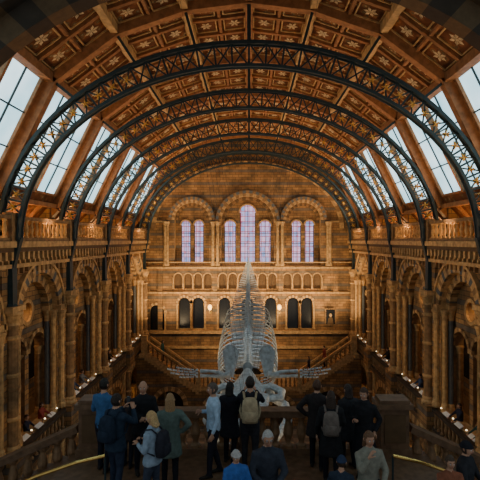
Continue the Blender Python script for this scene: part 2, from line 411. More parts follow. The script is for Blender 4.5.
    g.obj('gallery_balustrade')
    g=MB()
    for a,b in zip(YS[:-1],YS[1:]):
        b2=min(b,YB)
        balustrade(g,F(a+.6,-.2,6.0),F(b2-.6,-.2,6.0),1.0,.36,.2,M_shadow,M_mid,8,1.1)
    g.obj('gallery_balustrade')
    for a,b in zip(YT[:-1],YT[1:]):
        if b>40: continue
        for q in (1.5,2.75,4.0):
            u=a+q; g=MB()
            beam(g,F(u-.28,-.02,7.02),F(u+.28,-.02,7.02),.30,.03,M_white,up=(s*-.6,0,1))
            fbox(g,F,u-.03,u+.03,-.02,.04,6.0,7.0,M_iron)
            tube(g,[F(u+.3,0,6.95),F(u+.3,0,7.2),F(u+.3,-.08,7.26)],.012,5,M_iron)
            lathe(g,F(u+.3,-.1,7.2),[(.04,0),(.03,.04),(.01,.05)],8,M_small)
            g.obj('gallery_information_panel')
side(-1,'left'); side(1,'right')
# ------------------------------------------------------------ back wall
FB=lambda u,d,z:(u,YB+d,z)
X0=-.12
bw=MB()
big=[(X0,2.3,12.75,16.5,2.3),(X0-4.85,1.5,12.75,16.75,1.5),(X0+4.85,1.5,12.75,16.75,1.5)]
blind=[]
for c,nn in ((X0-4.75,4),(X0,6),(X0+4.75,4)):
    for i in range(nn): blind.append((c+(i-(nn-1)/2)*.86,.33,10.75,11.75,.33))
darkw=[(X0+x,.5,7.25,9.5,.5) for x in (-5.5,-4.3,-2.0,0,2.0,3.95,5.15)]
nich=[(X0-7.9,.65,7.1,8.7,.65)]
grd=[(X0-6.0,1.2,0,2.0,1.2),(X0+6.0,1.2,0,2.0,1.2),(X0,1.5,0,2.6,1.5)]
arch_panel(bw,FB,-10.3,10.3,0,zroof,big+blind+darkw+nich+grd,0,.7,M_stone,M_light)
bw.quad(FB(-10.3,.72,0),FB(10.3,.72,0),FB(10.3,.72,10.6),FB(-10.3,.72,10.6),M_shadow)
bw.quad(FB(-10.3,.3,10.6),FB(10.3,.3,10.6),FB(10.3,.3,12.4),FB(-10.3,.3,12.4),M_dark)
for o,wn in ((big[0],[(X0,.68,12.95,17.4,.72),(X0-1.55,.5,12.95,16.2,.55),(X0+1.55,.5,12.95,16.2,.55)]),
             (big[1],[(X0-5.45,.40,12.95,16.3,.45),(X0-4.3,.40,12.95,16.3,.45)]),
             (big[2],[(X0+4.3,.40,12.95,16.3,.45),(X0+5.45,.40,12.95,16.3,.45)])):
    arch_panel(bw,FB,o[0]-o[1]-.1,o[0]+o[1]+.1,12.7,19.0,wn,.65,.95,M_stone,M_mid)
    arch_ring(bw,FB,o[0],o[3],o[1],o[1]+.25,-.1,.02,[M_light,M_mid],25)
    arch_ring(bw,FB,o[0],o[3],o[1]+.25,o[1]+.5,-.22,.02,[M_mid,M_blue],29)
    arch_ring(bw,FB,o[0],o[3],o[1]-.25,o[1],.25,.65,[M_mid,M_dark],21)
    for q in wn:
        arch_ring(bw,FB,q[0],q[3],q[1],q[1]+.13,.55,.66,[M_light],13)
        gl=MB(); gl.quad(FB(q[0]-q[1],.85,q[2]),FB(q[0]+q[1],.85,q[2]),FB(q[0]+q[1],.85,q[3]+q[1]),FB(q[0]-q[1],.85,q[3]+q[1]),M_stain)
        k=len(wins)+1; wins.append(0)
        for sx in (-1,1): beam(gl,FB(q[0]+sx*q[1]*.97,.8,q[2]),FB(q[0]+sx*q[1]*.97,.8,q[3]),.07,.07,M_iron)
        beam(gl,FB(q[0],.8,q[2]),FB(q[0],.8,q[3]+q[1]),.04,.04,M_iron)
        for zz in (13.8,14.7,15.6,16.5): 
            if zz<q[3]+.3: beam(gl,FB(q[0]-q[1],.8,zz),FB(q[0]+q[1],.8,zz),.05,.05,M_iron)
        gl.obj('window_%d'%k)
for b in blind:
    arch_ring(bw,FB,b[0],b[3],b[1],b[1]+.1,-.06,.02,[M_light],9)
    column(bw,b[0]-.43,YB-.02,10.75,11.75,.07,M_light,M_light,8)
column(bw,blind[-1][0]+.43,YB-.02,10.75,11.75,.07,M_light,M_light,8)
for b in darkw+nich:
    arch_ring(bw,FB,b[0],b[3],b[1],b[1]+.22,-.08,.02,[M_light,M_mid],13)
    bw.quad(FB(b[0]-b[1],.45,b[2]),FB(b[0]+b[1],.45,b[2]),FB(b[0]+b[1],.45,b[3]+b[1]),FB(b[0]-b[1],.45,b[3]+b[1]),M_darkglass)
    for e in (-1,1): column(bw,b[0]+e*(b[1]+.1),YB-.05,b[2],b[3],.08,M_light,M_light,8)
for b in grd: arch_ring(bw,FB,b[0],b[3],b[1],b[1]+.4,-.1,.02,[M_light,M_mid],19)
for x in (-7.15,-6.95,-3.0,-2.6,2.6,3.0,6.95,7.15):
    column(bw,X0+x,YB-.12,12.75,16.6,.13,M_light,M_light)
for z,h,d in ((12.5,.18,.25),(10.35,.16,.2),(6.9,.25,.35),(13.0,.1,.12),(16.55,.14,.1),(5.6,.2,.2)):
    fbox(bw,FB,-9,9,-d,.02,z,z+h,M_light) if z!=16.55 else [fbox(bw,FB,a,b,-d,.02,z,z+h,M_light) for a,b in ((-9.3,-7.2),(7.0,9.3))]
for x in (-7.7,-2.95,2.75,7.5,-8.8,8.8):
    fbox(bw,FB,x-.2,x+.2,-.15,.02,6.9,12.6,M_stone)
for (r0,r1,mm) in ((1,1.045,[M_light,M_mid]),(1.045,1.06,[M_dark])):
    nn=36
    for i in range(nn):
        a,b=math.pi*i/nn,math.pi*(i+1)/nn
        f=lambda r,t,d:(X0+8.0*r*math.cos(t),YB-d,16.0+5.6*r*math.sin(t))
        m=mm[i%len(mm)]
        bw.quad(f(r0,a,.12),f(r0,b,.12),f(r1,b,.12),f(r1,a,.12),m); bw.quad(f(r0,a,.12),f(r0,b,.12),f(r0,b,0),f(r0,a,0),m)
bw.obj('wall_back')
pt=MB(); box(pt,(6.55,YB-.2,7.6),(7.55,YB-.16,9.1),M_mid); box(pt,(6.67,YB-.23,7.72),(7.43,YB-.19,8.98),M_darkglass)
tube(pt,[(7.05,YB-.24,7.75),(7.05,YB-.24,8.2),(7.05,YB-.24,8.35)],[.28,.2,.07],10,M_dark,.15); tube(pt,[(7.05,YB-.25,8.35),(7.05,YB-.25,8.5),(7.05,YB-.25,8.65)],[.06,.13,.05],10,M_light,.15)
pt.obj('framed_portrait')
for x in (-3.35,2.6):
    sc=MB(); beam(sc,(x,YB-.1,8.9),(x,YB-.55,8.95),.06,.06,M_brass); tube(sc,[(x,YB-.55,8.8),(x,YB-.55,9.0)],[.04,.1],8,M_brass)
    lathe(sc,(x,YB-.55,9.0),[(.06,0),(.15,.1),(.18,.24),(.14,.38),(.05,.46)],10,M_lamp)
    box(sc,(x-.1,YB-.16,8.6),(x+.1,YB-.0,9.2),M_brass)
    sc.obj('wall_lantern')
fl=MB(); fl.quad((-12.4,-3,0),(12.4,-3,0),(12.4,YB+.7,0),(-12.4,YB+.7,0),M_floor); fl.obj('floor')
# rear staircase
st=MB(); yf,yr=37.0,38.7
box(st,(-4,yf,3.05),(4,YB,3.2),M_light)
def FS(u,d,z): return (u,yf+d,z)
arch_panel(st,FS,-4,4,0,3.05,[(-2.6,.9,0,1.5,.9),(0,1.1,0,1.6,1.1),(2.6,.9,0,1.5,.9)],0,.4,M_stone,M_light)
for u in (-2.6,0,2.6): arch_ring(st,FS,u,1.5 if u else 1.6,.9 if u else 1.1,(.9 if u else 1.1)+.3,-.08,.02,[M_light,M_mid],13)
for s in (-1,1):
    nst=17
    for i in range(nst):
        xa=4+(8.3-4)*i/nst; xb=4+(8.3-4)*(i+1)/nst; z=3.2+(6.0-3.2)*(i+1)/nst
        box(st,(s*xa,yf,z-.6),(s*xb,yr,z),M_light)
    box(st,(s*8.3,yf-.4,5.7),(s*8.98,YB,6.0),M_light)
    z1=lambda u:3.2+(6.0-3.2)*(abs(u)-4)/4.3-.3
    ua,ub=(4,8.95) if s>0 else (-8.95,-4)
    arch_panel(st,FS,ua,ub,0,z1,[(s*6.3,1.1,0,1.9,1.1)],0.05,.4,M_stone,M_light)
    arch_ring(st,FS,s*6.3,1.9,1.1,1.45,-.04,.05,[M_light,M_mid],15)
    balustrade(st,(s*4.15,yf+.12,3.2),(s*8.2,yf+.12,6.0),1.05,.34,.2,M_light,M_mid)
    balustrade(st,(s*4.15,yr-.1,3.2),(s*8.2,yr-.1,6.0),1.05,.34,.2,M_light,M_mid)
    box(st,(s*3.8,yf-.1,3.0),(s*4.2,yf+.35,4.6),M_light); box(st,(s*8.1,yf-.1,5.7),(s*8.55,yf+.35,7.4),M_light)
balustrade(st,(-3.8,yf+.12,3.2),(3.8,yf+.12,3.2),1.05,.34,.2,M_light,M_mid)
st.obj('rear_staircase')
# ------------------------------------------------------------ landing
LZ=CZ-4.47; LY=9.8
ld=MB()
box(ld,(-3.7,2.5,LZ-.35),(3.7,LY+.25,LZ),M_balust)
box(ld,(-3.6,LY-.1,LZ-.9),(3.6,LY+.2,LZ-.35),M_balust)
for x in (-3.4,3.4):
    for y in (3.2,LY-.5): box(ld,(x-.5,y-.5,0),(x+.5,y+.5,LZ-.35),M_stone); 
arch_panel(ld,lambda u,d,z:(u,LY-.05+d,z),-2.9,2.9,LZ-4.5,LZ-.35,[(0,2.8,LZ-4.5,LZ-3.3,2.4)],0,.2,M_stone,M_light)
for s in (-1,1):
    for i in range(14):
        x0=3.7+i*.36; z=LZ-.16*(i+1)
        box(ld,(s*x0,6.8,z-.5),(s*min(8.98,x0+.36),LY+.2,z),M_balust)
ld.obj('staircase_landing')
def pedestal(x,name='stone_newel_pedestal',w=.3):
    p=MB()
    box(p,(x-w,LY-.28,LZ),(x+w,LY+.22,LZ+.18),M_balust); box(p,(x-w+.05,LY-.23,LZ+.18),(x+w-.05,LY+.17,LZ+1.0),M_balust)
    box(p,(x-w-.02,LY-.3,LZ+1.0),(x+w+.02,LY+.24,LZ+1.1),M_balust); box(p,(x-w+.04,LY-.24,LZ+1.1),(x+w-.04,LY+.18,LZ+1.17),M_balust)
    box(p,(x-w+.12,LY-.25,LZ+.3),(x+w-.12,LY-.22,LZ+.88),M_dark)
    p.obj(name)
pedestal(-3.25); pedestal(3.0,w=.34)
b=MB(); balustrade(b,(-2.93,LY,LZ),(2.63,LY,LZ),.92,.27,.26,M_balust,M_balm,10,1.25)
box(b,(-.2,LY-.15,LZ),(.1,LY+.15,LZ+.95),M_balust); b.obj('landing_balustrade')
for s in (-1,1):
    b=MB(); x0=3.57 if s<0 else 3.37
    balustrade(b,(s*x0,LY,LZ-.32),(s*(x0+4.0),LY,LZ-.32-1.78),.92,.3,.26,M_balust,M_balm,10,1.25)
    b.obj('stair_balustrade')
    b=MB(); pts=[(s*2.5,8.1,LZ+.72),(s*3.0,8.1,LZ+.6),(s*3.7,8.1,LZ+.36),(s*4.6,8.1,LZ-.04)]
    tube(b,pts,.03,8,M_brass)
    for p,zb in ((pts[0],LZ),(pts[2],LZ-.0),(pts[3],LZ-.48)): tube(b,[p,(p[0],p[1],zb)],.018,6,M_iron)
    b.obj('brass_handrail')
# ------------------------------------------------------------ whale skeleton
wh=MB()
def sp(t):
    K=[(37.5,-1.75),(34,-2.75),(30.5,-3.85),(27,-4.75),(23.7,-5.3),(20.6,-5.55)]
    f=t*(len(K)-1); i=min(int(f),len(K)-2); f-=i
    return Vector((-.06,K[i][0]*(1-f)+K[i+1][0]*f,CZ+K[i][1]*(1-f)+K[i+1][1]*f))
NV=56
for i in range(NV):
    t=i/(NV-1); p=sp(t); q=sp(min(1,t+.012)) if t<.98 else p+(sp(1)-sp(.98))*.5
    d=(q-p).normalized(); r=.07+.14*min(1,t*1.6)
    tube(wh,[p-d*.02,p+d*.04,p+d*.15,p+d*.2],[r*1.1,r*.8,r*.8,r*1.1],10,M_bone)
    upv=Vector((0,-d.z,d.y)); upv=upv if upv.z>0 else -upv
    hs=.2+.5*math.sin(math.pi*min(1,t*.9+.08))
    beam(wh,p+d*.1,p+d*.1+upv*(r+hs)+Vector((0,.12,0)),.07,.14,M_bone,up=(0,1,0),w2=.05,h2=.12)
    wt=(.12+1.25*t/.5) if t<.5 else (1.37-.95*(t-.5)/.5)
    for s in (-1,1):
        beam(wh,p+d*.1+Vector((s*r*.7,0,0)),p+d*.1+Vector((s*(r+wt*.70),.08,-.08)),.12,.07,M_bone,w2=.14,h2=.05)
    if .1<t<.5:
        beam(wh,p+d*.1-upv*r,p+d*.1-upv*(r+.3*math.sin(math.pi*t*2)+.05),.05,.14,M_bone,up=(0,1,0))
NR=15
for i in range(NR):
    k=i/(NR-1); t=.46+.51*k; p=sp(t); wd=1.45*(.66+.34*math.sin(math.pi*min(1,.2+k*.66))); dp=2.0*(.55+.45*math.sin(math.pi*(.2+.6*k)))
    for s in (-1,1):
        pts=[]
        for j in range(10):
            a=math.pi*.5-(math.pi*.9)*j/9
            rr=math.cos(a)
            pts.append(p+Vector((s*(.12+wd*max(0,rr)**.8),.9*j/9,.05-dp*(1-math.sin(a))/2)))
        tube(wh,pts,[.045,.065,.065,.06,.06,.058,.05,.045,.04,.025],6,M_bone,.7)
for s in (-1,1):
    a=Vector((s*.82,20.3,CZ-5.95))
    fan=[a+Vector((s*-.14,.0,0)),Vector((s*.42,20.6,CZ-4.95)),Vector((s*.62,20.5,CZ-4.62)),Vector((s*.92,20.45,CZ-4.58)),Vector((s*1.16,20.4,CZ-4.85)),a+Vector((s*.18,0,0))]
    nf=len(fan)
    wh.add([v+Vector((0,-.05,0)) for v in fan]+[v+Vector((0,.05,0)) for v in fan],[tuple(range(nf)),tuple(range(2*nf-1,nf-1,-1))]+[(j,(j+1)%nf,(j+1)%nf+nf,j+nf) for j in range(nf)],M_bone)
    a=a+Vector((0,0,.1))
    tube(wh,[a,a+Vector((s*.25,0,-.04)),a+Vector((s*.5,0,.0))],[.17,.13,.17],8,M_bone)
    e=a+Vector((s*.5,0,.0))
    for o in (.09,-.09): tube(wh,[e+Vector((0,0,o)),e+Vector((s*.42,-.05,o*1.2+.05)),e+Vector((s*.8,-.1,o*1.1+.07))],[.09,.06,.085],8,M_bone)
    w_=e+Vector((s*.85,-.1,.07))
    for c in range(5):
        tube(wh,[w_+Vector((s*(.04+.1*(c%2)),0,.14-.07*c)),w_+Vector((s*(.14+.1*(c%2)),0,.14-.07*c))],[.055,.05],6,M_bone)
    for f in range(4):
        L=[.8,1.2,1.05,.65][f]; nb=5
        for j in range(nb):
            x0=.22+L*j/nb; x1=.22+L*(j+.8)/nb; z=lambda x:(.14-.09*f)+(.08-.08*f)*x*.6+.08*x*x
            tube(wh,[w_+Vector((s*x0,-.02,z(x0))),w_+Vector((s*(x0+x1)/2,-.02,z((x0+x1)/2))),w_+Vector((s*x1,-.02,z(x1)))],[.048,.03,.044],6,M_bone)
def srings(data,n=14,mat=M_bone):
    ringloft(wh,[[(x+rx*math.cos(2*math.pi*j/n),y,z+rz*math.sin(2*math.pi*j/n)) for j in range(n)] for x,y,z,rx,rz in data],mat)
sx=-.06; SZ=CZ-.25
srings([(sx,20.3,CZ-5.75,.2,.18),(sx,19.9,SZ-5.85,.5,.32),(sx,19.3,SZ-5.95,.75,.33),(sx,18.7,SZ-6.0,.62,.25),(sx,18.1,SZ-6.05,.35,.14)])
for s in (-1,1):
    # zygomatic arch / temporal bone, maxilla, premaxilla, mandible
    tube(wh,[(sx+s*.55,19.5,SZ-5.95),(sx+s*1.0,19.45,SZ-5.85),(sx+s*1.4,19.1,SZ-5.95),(sx+s*1.35,18.7,SZ-6.05),(sx+s*.7,18.4,SZ-6.05)],[.2,.2,.2,.17,.12],8,M_bone,.7)
    tube(wh,[(sx+s*.6,18.7,SZ-5.98),(sx+s*.55,17.6,SZ-5.95),(sx+s*.4,16.3,SZ-6.0),(sx+s*.14,14.9,SZ-6.15)],[.30,.26,.17,.05],8,M_bone,.35)
    tube(wh,[(sx+s*.1,18.9,SZ-5.72),(sx+s*.12,17.2,SZ-5.78),(sx+s*.09,15.9,SZ-5.95),(sx+s*.05,14.7,SZ-6.15)],[.12,.09,.07,.04],8,M_bone)
    tube(wh,[(sx+s*1.0,19.5,SZ-6.3),(sx+s*1.5,18.6,SZ-6.35),(sx+s*1.5,17.2,SZ-6.4),(sx+s*1.0,15.8,SZ-6.45),(sx+s*.25,14.6,SZ-6.45)],[.18,.18,.16,.13,.08],10,M_bone)
    tube(wh,[(sx+s*1.0,19.5,SZ-6.3),(sx+s*.9,19.6,SZ-5.95)],[.18,.18],8,M_bone)
wh.obj('blue_whale_skeleton',smooth=False)
wr_=MB()
for y in (16.2,18.5,21.5,25,29,33):
    if y<20: z=CZ-6.0
    else:
        t=min(range(101),key=lambda i:abs(sp(i/100).y-y))/100; z=sp(t).z+.1
    for s in (-1,1): tube(wr_,[(sx+s*.1,y,z),(s*2.4,y,CZ+8.4)],.005,4,M_wire)
wr_.obj('suspension_cables')
# ------------------------------------------------------------ people
_m={}
def cloth(c,rough=.85):
    k=('c',c)
    if k not in _m: _m[k]=simple('cloth_%d'%len(_m),c,rough,bump=.5,bscale=14,var=.2,spec=.15)
    return _m[k]
def skinm(c=(.50,.27,.17)):
    k=('s',c)
    if k not in _m: _m[k]=simple('skin_%d'%len(_m),c,.5,bscale=30,var=.05)
    return _m[k]
def hairm(c):
    k=('h',c)
    if k not in _m: _m[k]=simple('hair_%d'%len(_m),c,.5,bump=.6,bscale=60,var=.3)
    return _m[k]
M_eye=simple('eye_white',(.7,.7,.68),.3); M_iris=simple('iris',(.03,.02,.015),.2); M_lip=simple('lips',(.40,.14,.11),.5)
def hpos(th,ph,k=1.0):
    x=.077*math.sin(ph)*math.cos(th); y=.097*math.sin(ph)*math.sin(th); z=.118*math.cos(ph)
    if z<0:
        t=-z/.118; x*=1-.3*t**1.5
        y*= (1-.12*t) if y<0 else (1-.5*t)
    elif y<0: y*=.95
    return Vector((x*k,y*k,z*k))
def head_parts(hm_skin,hair,style,glasses=False,hat=None):
    mb=MB(); nu,nv=20,14
    def shell(k,keep,mat,off=Vector((0,0,0))):
        P=[[hpos(2*math.pi*i/nu,math.pi*max(.02,min(.98,j/nv)),k)+off for i in range(nu)] for j in range(nv+1)]
        for j in range(nv):
            for i in range(nu):
                q=[P[j][i],P[j+1][i],P[j+1][(i+1)%nu],P[j][(i+1)%nu]]; c=sum(q,Vector())/4
                if keep(c): mb.add(q,[(0,1,2,3)],mat)
    shell(1,lambda c:True,hm_skin)
    mb.add([(-.008,-.09,.012),(.008,-.09,.012),(.019,-.088,-.032),(-.019,-.088,-.032),(0,-.122,-.028),(0,-.1,.01)],[(0,5,4,3),(1,2,4,5),(3,4,2),(0,1,5)],hm_skin)
    for s in (-1,1):
        lathe(mb,(s*.03,-.081,.0),[(.003,-.011),(.011,-.006),(.013,0),(.011,.006),(.003,.011)],8,M_eye)
        lathe(mb,(s*.03,-.0905,0),[(.002,-.006),(.006,0),(.002,.006)],8,M_iris)
        beam(mb,(s*.015,-.091,.02),(s*.046,-.08,.022),.01,.006,hair)
        tube(mb,[(s*.073,.01,-.03),(s*.085,.015,-.01),(s*.087,.02,.012),(s*.078,.012,.028)],[.008,.014,.015,.006],7,hm_skin,.6)
        if glasses:
            tube(mb,[(s*.03+.02*math.cos(a),-.099,.018*math.sin(a)) for a in [k*math.pi/5 for k in range(11)]],.0025,4,M_iris)
            tube(mb,[(s*.05,-.098,.005),(s*.08,.01,.005)],.0025,4,M_iris)
    tube(mb,[(-.024,-.08,-.054),(-.01,-.09,-.052),(.01,-.09,-.052),(.024,-.08,-.054)],[.003,.0065,.0065,.003],6,M_lip,.8)
    if style=='bald': shell(1.035,lambda c:c.y>.0 and -.06<c.z<.035,hair)
    else:
        shell(1.11,lambda c:(c.y>-.015 and c.z>-.075) or (c.z>.06 and c.y>-.09) or (c.z>.03 and c.y>-.04),hair,Vector((0,.005,.004)))
    if style in('long','mid'):
        L=.30 if style=='long' else .17
        rings=[]
        for z,rx,ry,cy in ((.06,.075,.06,.045),(-.03,.09,.062,.045),(-.12,.095,.055,.06),(-L*.8,.085,.045,.085),(-L,.05,.025,.09)):
            rings.append([(rx*math.cos(a),cy+ry*math.sin(a),z) for a in [2*math.pi*k/14 for k in range(14)]])
        ringloft(mb,rings,hair)
    if style=='bun': lathe(mb,(0,.11,.05),[(.01,-.04),(.035,-.025),(.045,0),(.035,.025),(.01,.04)],10,hair)
    if hat:
        shell(1.17,lambda c:c.z>.03,hat,Vector((0,.004,.0)))
        tube(mb,[(.088*math.cos(a),.006+.105*math.sin(a),.035) for a in [2*math.pi*k/16 for k in range(17)]],.014,6,hat)
    return mb
def hand(mb,w,d,nrm,side,mat,curl=.5):
    d=d.normalized(); nrm=(nrm-d*nrm.dot(d)).normalized(); s=d.cross(nrm).normalized()
    ring=lambda c,a,b:[c+s*(a*math.cos(t))+nrm*(b*math.sin(t)) for t in [2*math.pi*k/10 for k in range(10)]]
    ringloft(mb,[ring(w-d*.03,.026,.02),ring(w+d*.01,.027,.017),ring(w+d*.05,.040,.016),ring(w+d*.085,.041,.013),ring(w+d*.097,.034,.008)],mat)
    for i,(o,L) in enumerate(((-.031,.066),(-.0105,.078),(.0105,.073),(.031,.056))):
        p=w+d*.085+s*o; a=curl*.4; pts=[p-d*.02,p]
        for seg in (.45,.3,.25):
            p=p+(d*math.cos(a)+nrm*math.sin(a))*L*seg; pts.append(p); a+=curl*.75
        tube(mb,pts,[.009,.0095,.0088,.008,.0055],7,mat)
    sd=s*side
    p=w+d*.02+sd*.025
    tube(mb,[p,p+(sd*.7+d*.6+nrm*.3)*.035,p+(sd*.6+d*.85+nrm*.5)*.055,p+(sd*.4+d*.95+nrm*.7)*.075],[.013,.0115,.010,.006],7,mat)
ARMS={'down':((.25,.04,1.13),(.27,-.06,.88)),'phone':((.25,0,1.13),(.09,-.27,1.2)),'hips':((.38,.1,1.18),(.2,.0,1.02)),
 'rail':((.26,-.18,1.18),(.22,-.42,1.03)),'cross':((.25,-.03,1.13),(-.02,-.22,1.12)),'pocket':((.29,.1,1.14),(.215,-.06,.95)),
 'point':((.3,-.22,1.35),(.28,-.48,1.42)),'face':((.24,-.2,1.2),(.08,-.22,1.47)),'lap':((.25,-.08,1.15),(.1,-.3,1.05)),'photo':((.24,-.18,1.25),(.06,-.36,1.46))}
def person(name,px,d,H,rot,top,bottom,hair=(.05,.03,.02),style='short',armL='down',armR='down',coat=None,coat_hem=.8,
           seated=False,lean=0.0,head_yaw=0.0,head_pitch=0.0,skin=(.50,.27,.17),bag=None,floor=None,step=.06,shoe=(.03,.025,.02),vox=.02,glasses=False,hat=None,build=1.0,scarf=None,X=None,seat=.47):
    x=(px-249)/466*d if X is None else X
    z0=LZ if floor is None else floor
    root=bpy.data.objects.new(name,None); scene.collection.objects.link(root)
    root.location=(x,d,z0); root.rotation_euler=(0,0,rot); s=H/1.75; root.scale=(s,s,s)
    mt=cloth(top); mbm=cloth(bottom); ms=skinm(skin); mh=hairm(hair); msh=cloth(shoe,.5); mc=cloth(coat) if coat else mt
    dz=-(.93-seat/s-.1) if seated else 0
    bend=lambda p:Vector((p[0],p[1]-lean*max(0,p[2]-.95),p[2]-abs(lean)*.25*max(0,p[2]-.95)+dz))
    G={}
    def g(k):
        if k not in G: G[k]=MB()
        return G[k]
    B=build
    def torso(k,data,mat):
        rings=[]
        for z,rx,ry in data:
            rings.append([bend((rx*B*math.cos(a),(.01+ry*B*math.sin(a)),z)) for a in [2*math.pi*j/18 for j in range(18)]])
        ringloft(g(k),rings,mat)
    torso('top',[(.84,.150,.11),(.90,.168,.122),(1.0,.165,.12),(1.1,.15,.11),(1.25,.168,.12),(1.36,.185,.118),(1.42,.165,.1),(1.46,.10,.075),(1.49,.062,.06)],mt)
    torso('bottom',[(.80,.12,.10),(.86,.163,.117),(.93,.165,.118)],mbm)
    if coat:
        hz=max(coat_hem,.85) if seated else coat_hem
        fl=.17+.09*(.95-hz)
        torso('coat',[(hz,fl+.03,fl-.01),(hz+.06,fl+.028,fl-.015),(.98,.185,.14),(1.1,.172,.13),(1.25,.187,.14),(1.37,.200,.132),(1.43,.175,.11),(1.475,.095,.085),(1.5,.08,.08)],mc)
    nk=MB()
    nb=bend((0,.012,1.44)); hc=bend((0,-.012,1.628))
    tube(nk,[nb,bend((0,.01,1.5)),bend((0,.0,1.57))],[.062,.055,.053],12,ms); G['skin']=nk
    for sg in (-1,1):
        if seated:
            hip=Vector((sg*.09,.0,.93+dz)); kn=Vector((sg*.12,-.43,.92+dz)); an=Vector((sg*.12,-.45,.09)); 
        else:
            hip=Vector((sg*.088,.01,.88)); kn=Vector((sg*.098,-.02-sg*step*.4,.49)); an=Vector((sg*.1,.03-sg*step,.085))
        tube(g('bottom'),[hip+Vector((0,0,.04)) if not seated else hip+Vector((0,.05,0)),hip.lerp(kn,.3),kn.lerp(hip,.1),kn,kn.lerp(an,.15),kn.lerp(an,.35),an.lerp(kn,.1),an+Vector((0,0,-.02))],[.098*B,.093*B,.068,.064,.06,.062,.05,.052],12,mbm)
        f=Vector((an.x,an.y,0)); ff=g('shoe')
        rings=[]
        for yy,w,h in ((.075,.025,.05),(.05,.037,.085),(0,.038,.09),(-.06,.042,.075),(-.13,.047,.055),(-.18,.04,.045),(-.205,.018,.03)):
            rings.append([(f.x+w*math.cos(a),f.y+yy,max(0.0,h*.5+h*.5*math.sin(a)*1.0)) for a in [2*math.pi*j/10 for j in range(10)]])
        ringloft(ff,rings,msh)
        pose=ARMS[armL if sg>0 else armR]
        sh=bend((sg*.168*B,.005,1.395)); el=bend((sg*pose[0][0],pose[0][1],pose[0][2])); wr=bend((sg*pose[1][0],pose[1][1],pose[1][2]))
        el=sh+(el-sh).normalized()*.285; wr=el+(wr-el).normalized()*.25
        k='coat' if coat else 'top'; e=.012 if coat else .004
        tube(g(k),[sh+Vector((-sg*.05,0,.0)),sh+Vector((sg*.012,0,-.01)),sh.lerp(el,.35),el.lerp(sh,.1),el,el.lerp(wr,.25),wr.lerp(el,.06),wr],[.058+e,.062+e,.052+e,.044+e,.043+e,.042+e,.033+e,.032+e],12,mc)
        hd=MB(); dd=(wr-el).normalized()
        inner=Vector((-sg,0,0)) if armL=='down' or armR=='down' else Vector((0,0,-1))
        if abs(dd.dot(inner))>.8: inner=Vector((0,0,-1))
        hand(hd,wr+dd*.012,dd,inner,sg,ms,.6)
        ho=hd.obj('hand_left' if sg>0 else 'hand_right',root,True)
        if (armL if sg>0 else armR)=='photo' and sg>0:
            ph=MB(); c=wr+dd*.12; box(ph,(c.x-.04,c.y-.006,c.z-.05),(c.x+.04,c.y+.006,c.z+.1),M_darkglass); ph.obj('phone',root)
    if scarf: 
        ms2=cloth(scarf); tube(g('coat' if coat else 'top'),[bend((.085*math.cos(a),.01+.085*math.sin(a),1.475)) for a in [2*math.pi*k/12 for k in range(13)]],.035,8,ms2)
    allm=MB(); labels=[]
    mats=[mt,mbm,mc,ms,msh]; order=['top','bottom','coat','skin','shoe']
    for k in order:
        if k in G:
            o=len(allm.v); allm.v+=G[k].v; allm.f+=[tuple(o+i for i in f) for f in G[k].f]; allm.m+=[0]*len(G[k].f)
            labels.append((order.index(k),BVHTree.FromPolygons([Vector(v) for v in G[k].v],G[k].f)))
    allm.mats=[mt]
    tmp=allm.obj('body_tmp')
    bm=bmesh.new(); bm.from_mesh(tmp.data); bmesh.ops.recalc_face_normals(bm,faces=bm.faces); bm.to_mesh(tmp.data); bm.free()
    r=tmp.modifiers.new('r','REMESH'); r.mode='VOXEL'; r.voxel_size=vox; r.adaptivity=0
    sm=tmp.modifiers.new('s','SMOOTH'); sm.iterations=3; sm.factor=.5
    dg=bpy.context.evaluated_depsgraph_get(); me=bpy.data.meshes.new_from_object(tmp.evaluated_get(dg))
    bpy.data.objects.remove(tmp)
    me.materials.clear()
    for m in mats: me.materials.append(m)
    for p in me.polygons:
        best=None
        for li,bv in labels:
            h=bv.find_nearest(p.center)
            if h[0] is not None:
                dd=h[3]
                if li==3: dd-=.004
                if li==2: dd-=.01
                if best is None or dd<best[0]: best=(dd,li)
        p.material_index=best[1]; p.use_smooth=True
    bo=bpy.data.objects.new('body',me); scene.collection.objects.link(bo); bo.parent=root
    ho=head_parts(ms,mh,style,glasses,cloth(hat) if hat else None).obj('head',root,True)
    ho.location=hc; ho.rotation_euler=(head_pitch+lean*.3,0,head_yaw)
    if bag:
        bg=MB(); mbg=cloth(bag); rings=[]
        for z,rx,ry in ((.98,.10,.05),(1.0,.145,.085),(1.1,.155,.105),(1.25,.15,.1),(1.38,.13,.075),(1.43,.08,.04)):
            rings.append([bend((rx*(abs(math.cos(a))**.6)*math.copysign(1,math.cos(a)),.215+ry*(abs(math.sin(a))**.6)*math.copysign(1,math.sin(a)),z)) for a in [2*math.pi*j/16 for j in range(16)]])
        ringloft(bg,rings,mbg)
        rings=[]
        for z,rx,ry in ((1.02,.09,.02),(1.05,.115,.045),(1.18,.115,.045),(1.21,.09,.02)):
            rings.append([bend((rx*(abs(math.cos(a))**.6)*math.copysign(1,math.cos(a)),.31+ry*math.sin(a),z)) for a in [2*math.pi*j/12 for j in range(12)]])
        ringloft(bg,rings,mbg)
        for sg in (-1,1):
            tube(bg,[bend(v) for v in ((sg*.1,.16,1.40),(sg*.115,.06,1.475),(sg*.125,-.06,1.455),(sg*.13,-.14,1.36),(sg*.15,-.15,1.22),(sg*.185,-.05,1.1),(sg*.15,.14,1.03))],.022,6,mbg,.5)
        bg.obj('backpack',root,True)
    return root
PI=math.pi
